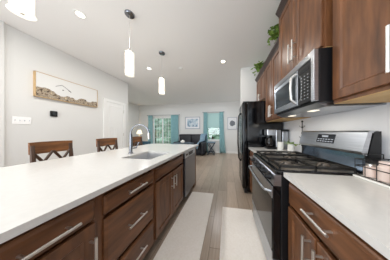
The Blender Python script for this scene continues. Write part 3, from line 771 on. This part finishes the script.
for x in (SX0_+.1, SX1_-.1):
    for y in (SY+.08, SY+.7): cyl(b, (x, y, 0), (x, y, .06), .025)
obj('feet', b, 'black_satin', t)
# throw draped diagonally over back and right arm
b = B(); n = 12; G = []
path = [(-1.28, 6.49, .78), (-1.26, 6.45, 1.085), (-1.28, 6.25, 1.09), (-1.31, 6.15, .99), (-1.32, 6.10, .76), (-1.42, 5.95, .60), (-1.45, 5.70, .54), (-1.46, 5.65, .36)]
for (x, y, z) in path: G.append([b.verts.new((x-.10+.28*k/n, y+.008*math.sin(k*1.7)-.10*k/n*(1 if z < 1.05 else 0), z+.012*math.sin(k*2.1)+(max(0, .72-z)+.0)*min(1, max(0, (k/n-.55)*5)))) for k in range(n+1)])
for A, D in zip(G, G[1:]):
    for k in range(n): b.faces.new((A[k], A[k+1], D[k+1], D[k]))
o = obj('throw_blanket', b, 'throw', smooth=True, origin=(-1.3, 6, .8)); tag(o, 'grey blue throw blanket draped over the right end of the sofa', 'blanket')
s = o.modifiers.new('thickness', 'SOLIDIFY'); s.thickness = .012
# end table with crossed legs
t = thing('end_table', 'small navy end table with crossed legs right of the sofa', 'table', (-.82, 6.2, 0))
b = B(); box(b, -1.04, -.60, 6.0, 6.42, .64, .665, .005); obj('tabletop', b, 'blue_grey', t)
b = B()
for y in (6.03, 6.38):
    box(b, -1.02, -.62, y-.012, y+.012, .60, .64)
obj('apron', b, 'navy_paint', t)
for y in (6.03, 6.38):
    for q in (-1, 1):
        b = B(); tube(b, [(-.82-q*.19, y+q*.008, 0), (-.82+q*.19, y+q*.008, .62)], .018, 6); obj('leg', b, 'navy_paint', t)
b = B(); box(b, -.98, -.66, 6.03, 6.38, .14, .155); obj('shelf', b, 'navy_paint', t)
# dining table with a white gourd, teal armchair
t = thing('dining_table', 'round dark teal table between the island and the sofa', 'table', (-1.72, 4.5, 0))
b = B(); lathe(b, (-1.72, 4.5, 0), [(0, .725), (.40, .725), (.42, .735), (.42, .748), (.41, .755), (0, .755)], 40); obj('tabletop', b, 'table_dark', t, True)
b = B(); lathe(b, (-1.72, 4.5, 0), [(0, 0), (.24, 0), (.24, .02), (.06, .06), (.04, .2), (.05, .5), (.04, .68), (.12, .725), (0, .725)]); obj('pedestal', b, 'table_dark', t, True)
t = thing('lidded_jar', 'squat white lidded jar on the dark round table', 'jar', (-1.71, 4.40, .755))
b = B(); lathe(b, (-1.71, 4.40, .755), [(0, 0), (.05, 0), (.085, .03), (.09, .06), (.07, .095), (.055, .10), (0, .10)]); obj('body', b, 'white_ceramic', t, True)
b = B(); lathe(b, (-1.71, 4.40, .755), [(0, .14), (.01, .135), (.012, .12), (.05, .108), (.056, .10), (0, .10)]); obj('lid', b, 'white_ceramic', t, True)
t = thing('accent_chair', 'dark teal chair beyond the faucet near the patio door', 'chair', (-3.05, 4.3, 0))
b = B(); box(b, -3.32, -2.86, 4.05, 4.50, .40, .48, .03, 3); obj('seat', b, 'teal_dark', t, True)
b = B(); box(b, -3.32, -2.86, 4.02, 4.08, .48, .84, .025, 3); obj('backrest', b, 'teal_dark', t, True)
for x in (-3.29, -2.89):
    for y in (4.07, 4.47):
        b = B(); tube(b, [(x, y, 0), (x, y, .42)], [.014, .02], 8); obj('leg', b, 'stool_dark', t, True)
# side table and lamp in the far left corner
t = thing('side_table', 'brown wooden side table in the far left corner of the living area', 'table', (-4.95, 5.9, 0))
b = B(); box(b, -5.20, -4.68, 5.70, 6.15, .60, .63, .004); obj('tabletop', b, 'end_brown', t)
b = B(); box(b, -5.18, -4.70, 5.72, 6.13, .38, .60); dr = obj('drawer_case', b, 'end_brown', t)
b = B(); ball(b, (-4.94, 5.70, .49), .016); obj('knob', b, 'nickel', dr)
for x in (-5.16, -4.72):
    for y in (5.74, 6.11):
        b = B(); box(b, x-.02, x+.02, y-.02, y+.02, 0, .38); obj('leg', b, 'end_brown', t)
t = thing('table_lamp', 'lit table lamp with white shade in the far left corner', 'lamp', (-4.87, 5.92, .63))
b = B(); lathe(b, (-4.87, 5.92, .63), [(0, 0), (.08, 0), (.08, .015), (.02, .03), (.06, .14), (.06, .24), (.015, .36), (.008, .48), (0, .48)]); obj('base', b, 'white_ceramic', t, True)
b = B(); lathe(b, (-4.87, 5.92, .63), [(.155, .45), (.075, .68), (.07, .68), (.15, .45), (.155, .45)], 32); obj('lamp_shade', b, 'shade_lit', t, True)
pl = bpy.data.lights.new('table_lamp_bulb', 'POINT'); pl.energy = 3; pl.color = (1, .85, .62); pl.shadow_soft_size = .04
po = bpy.data.objects.new('table_lamp_bulb', pl); COL.objects.link(po); po.location = (-4.87, 5.92, 1.22)
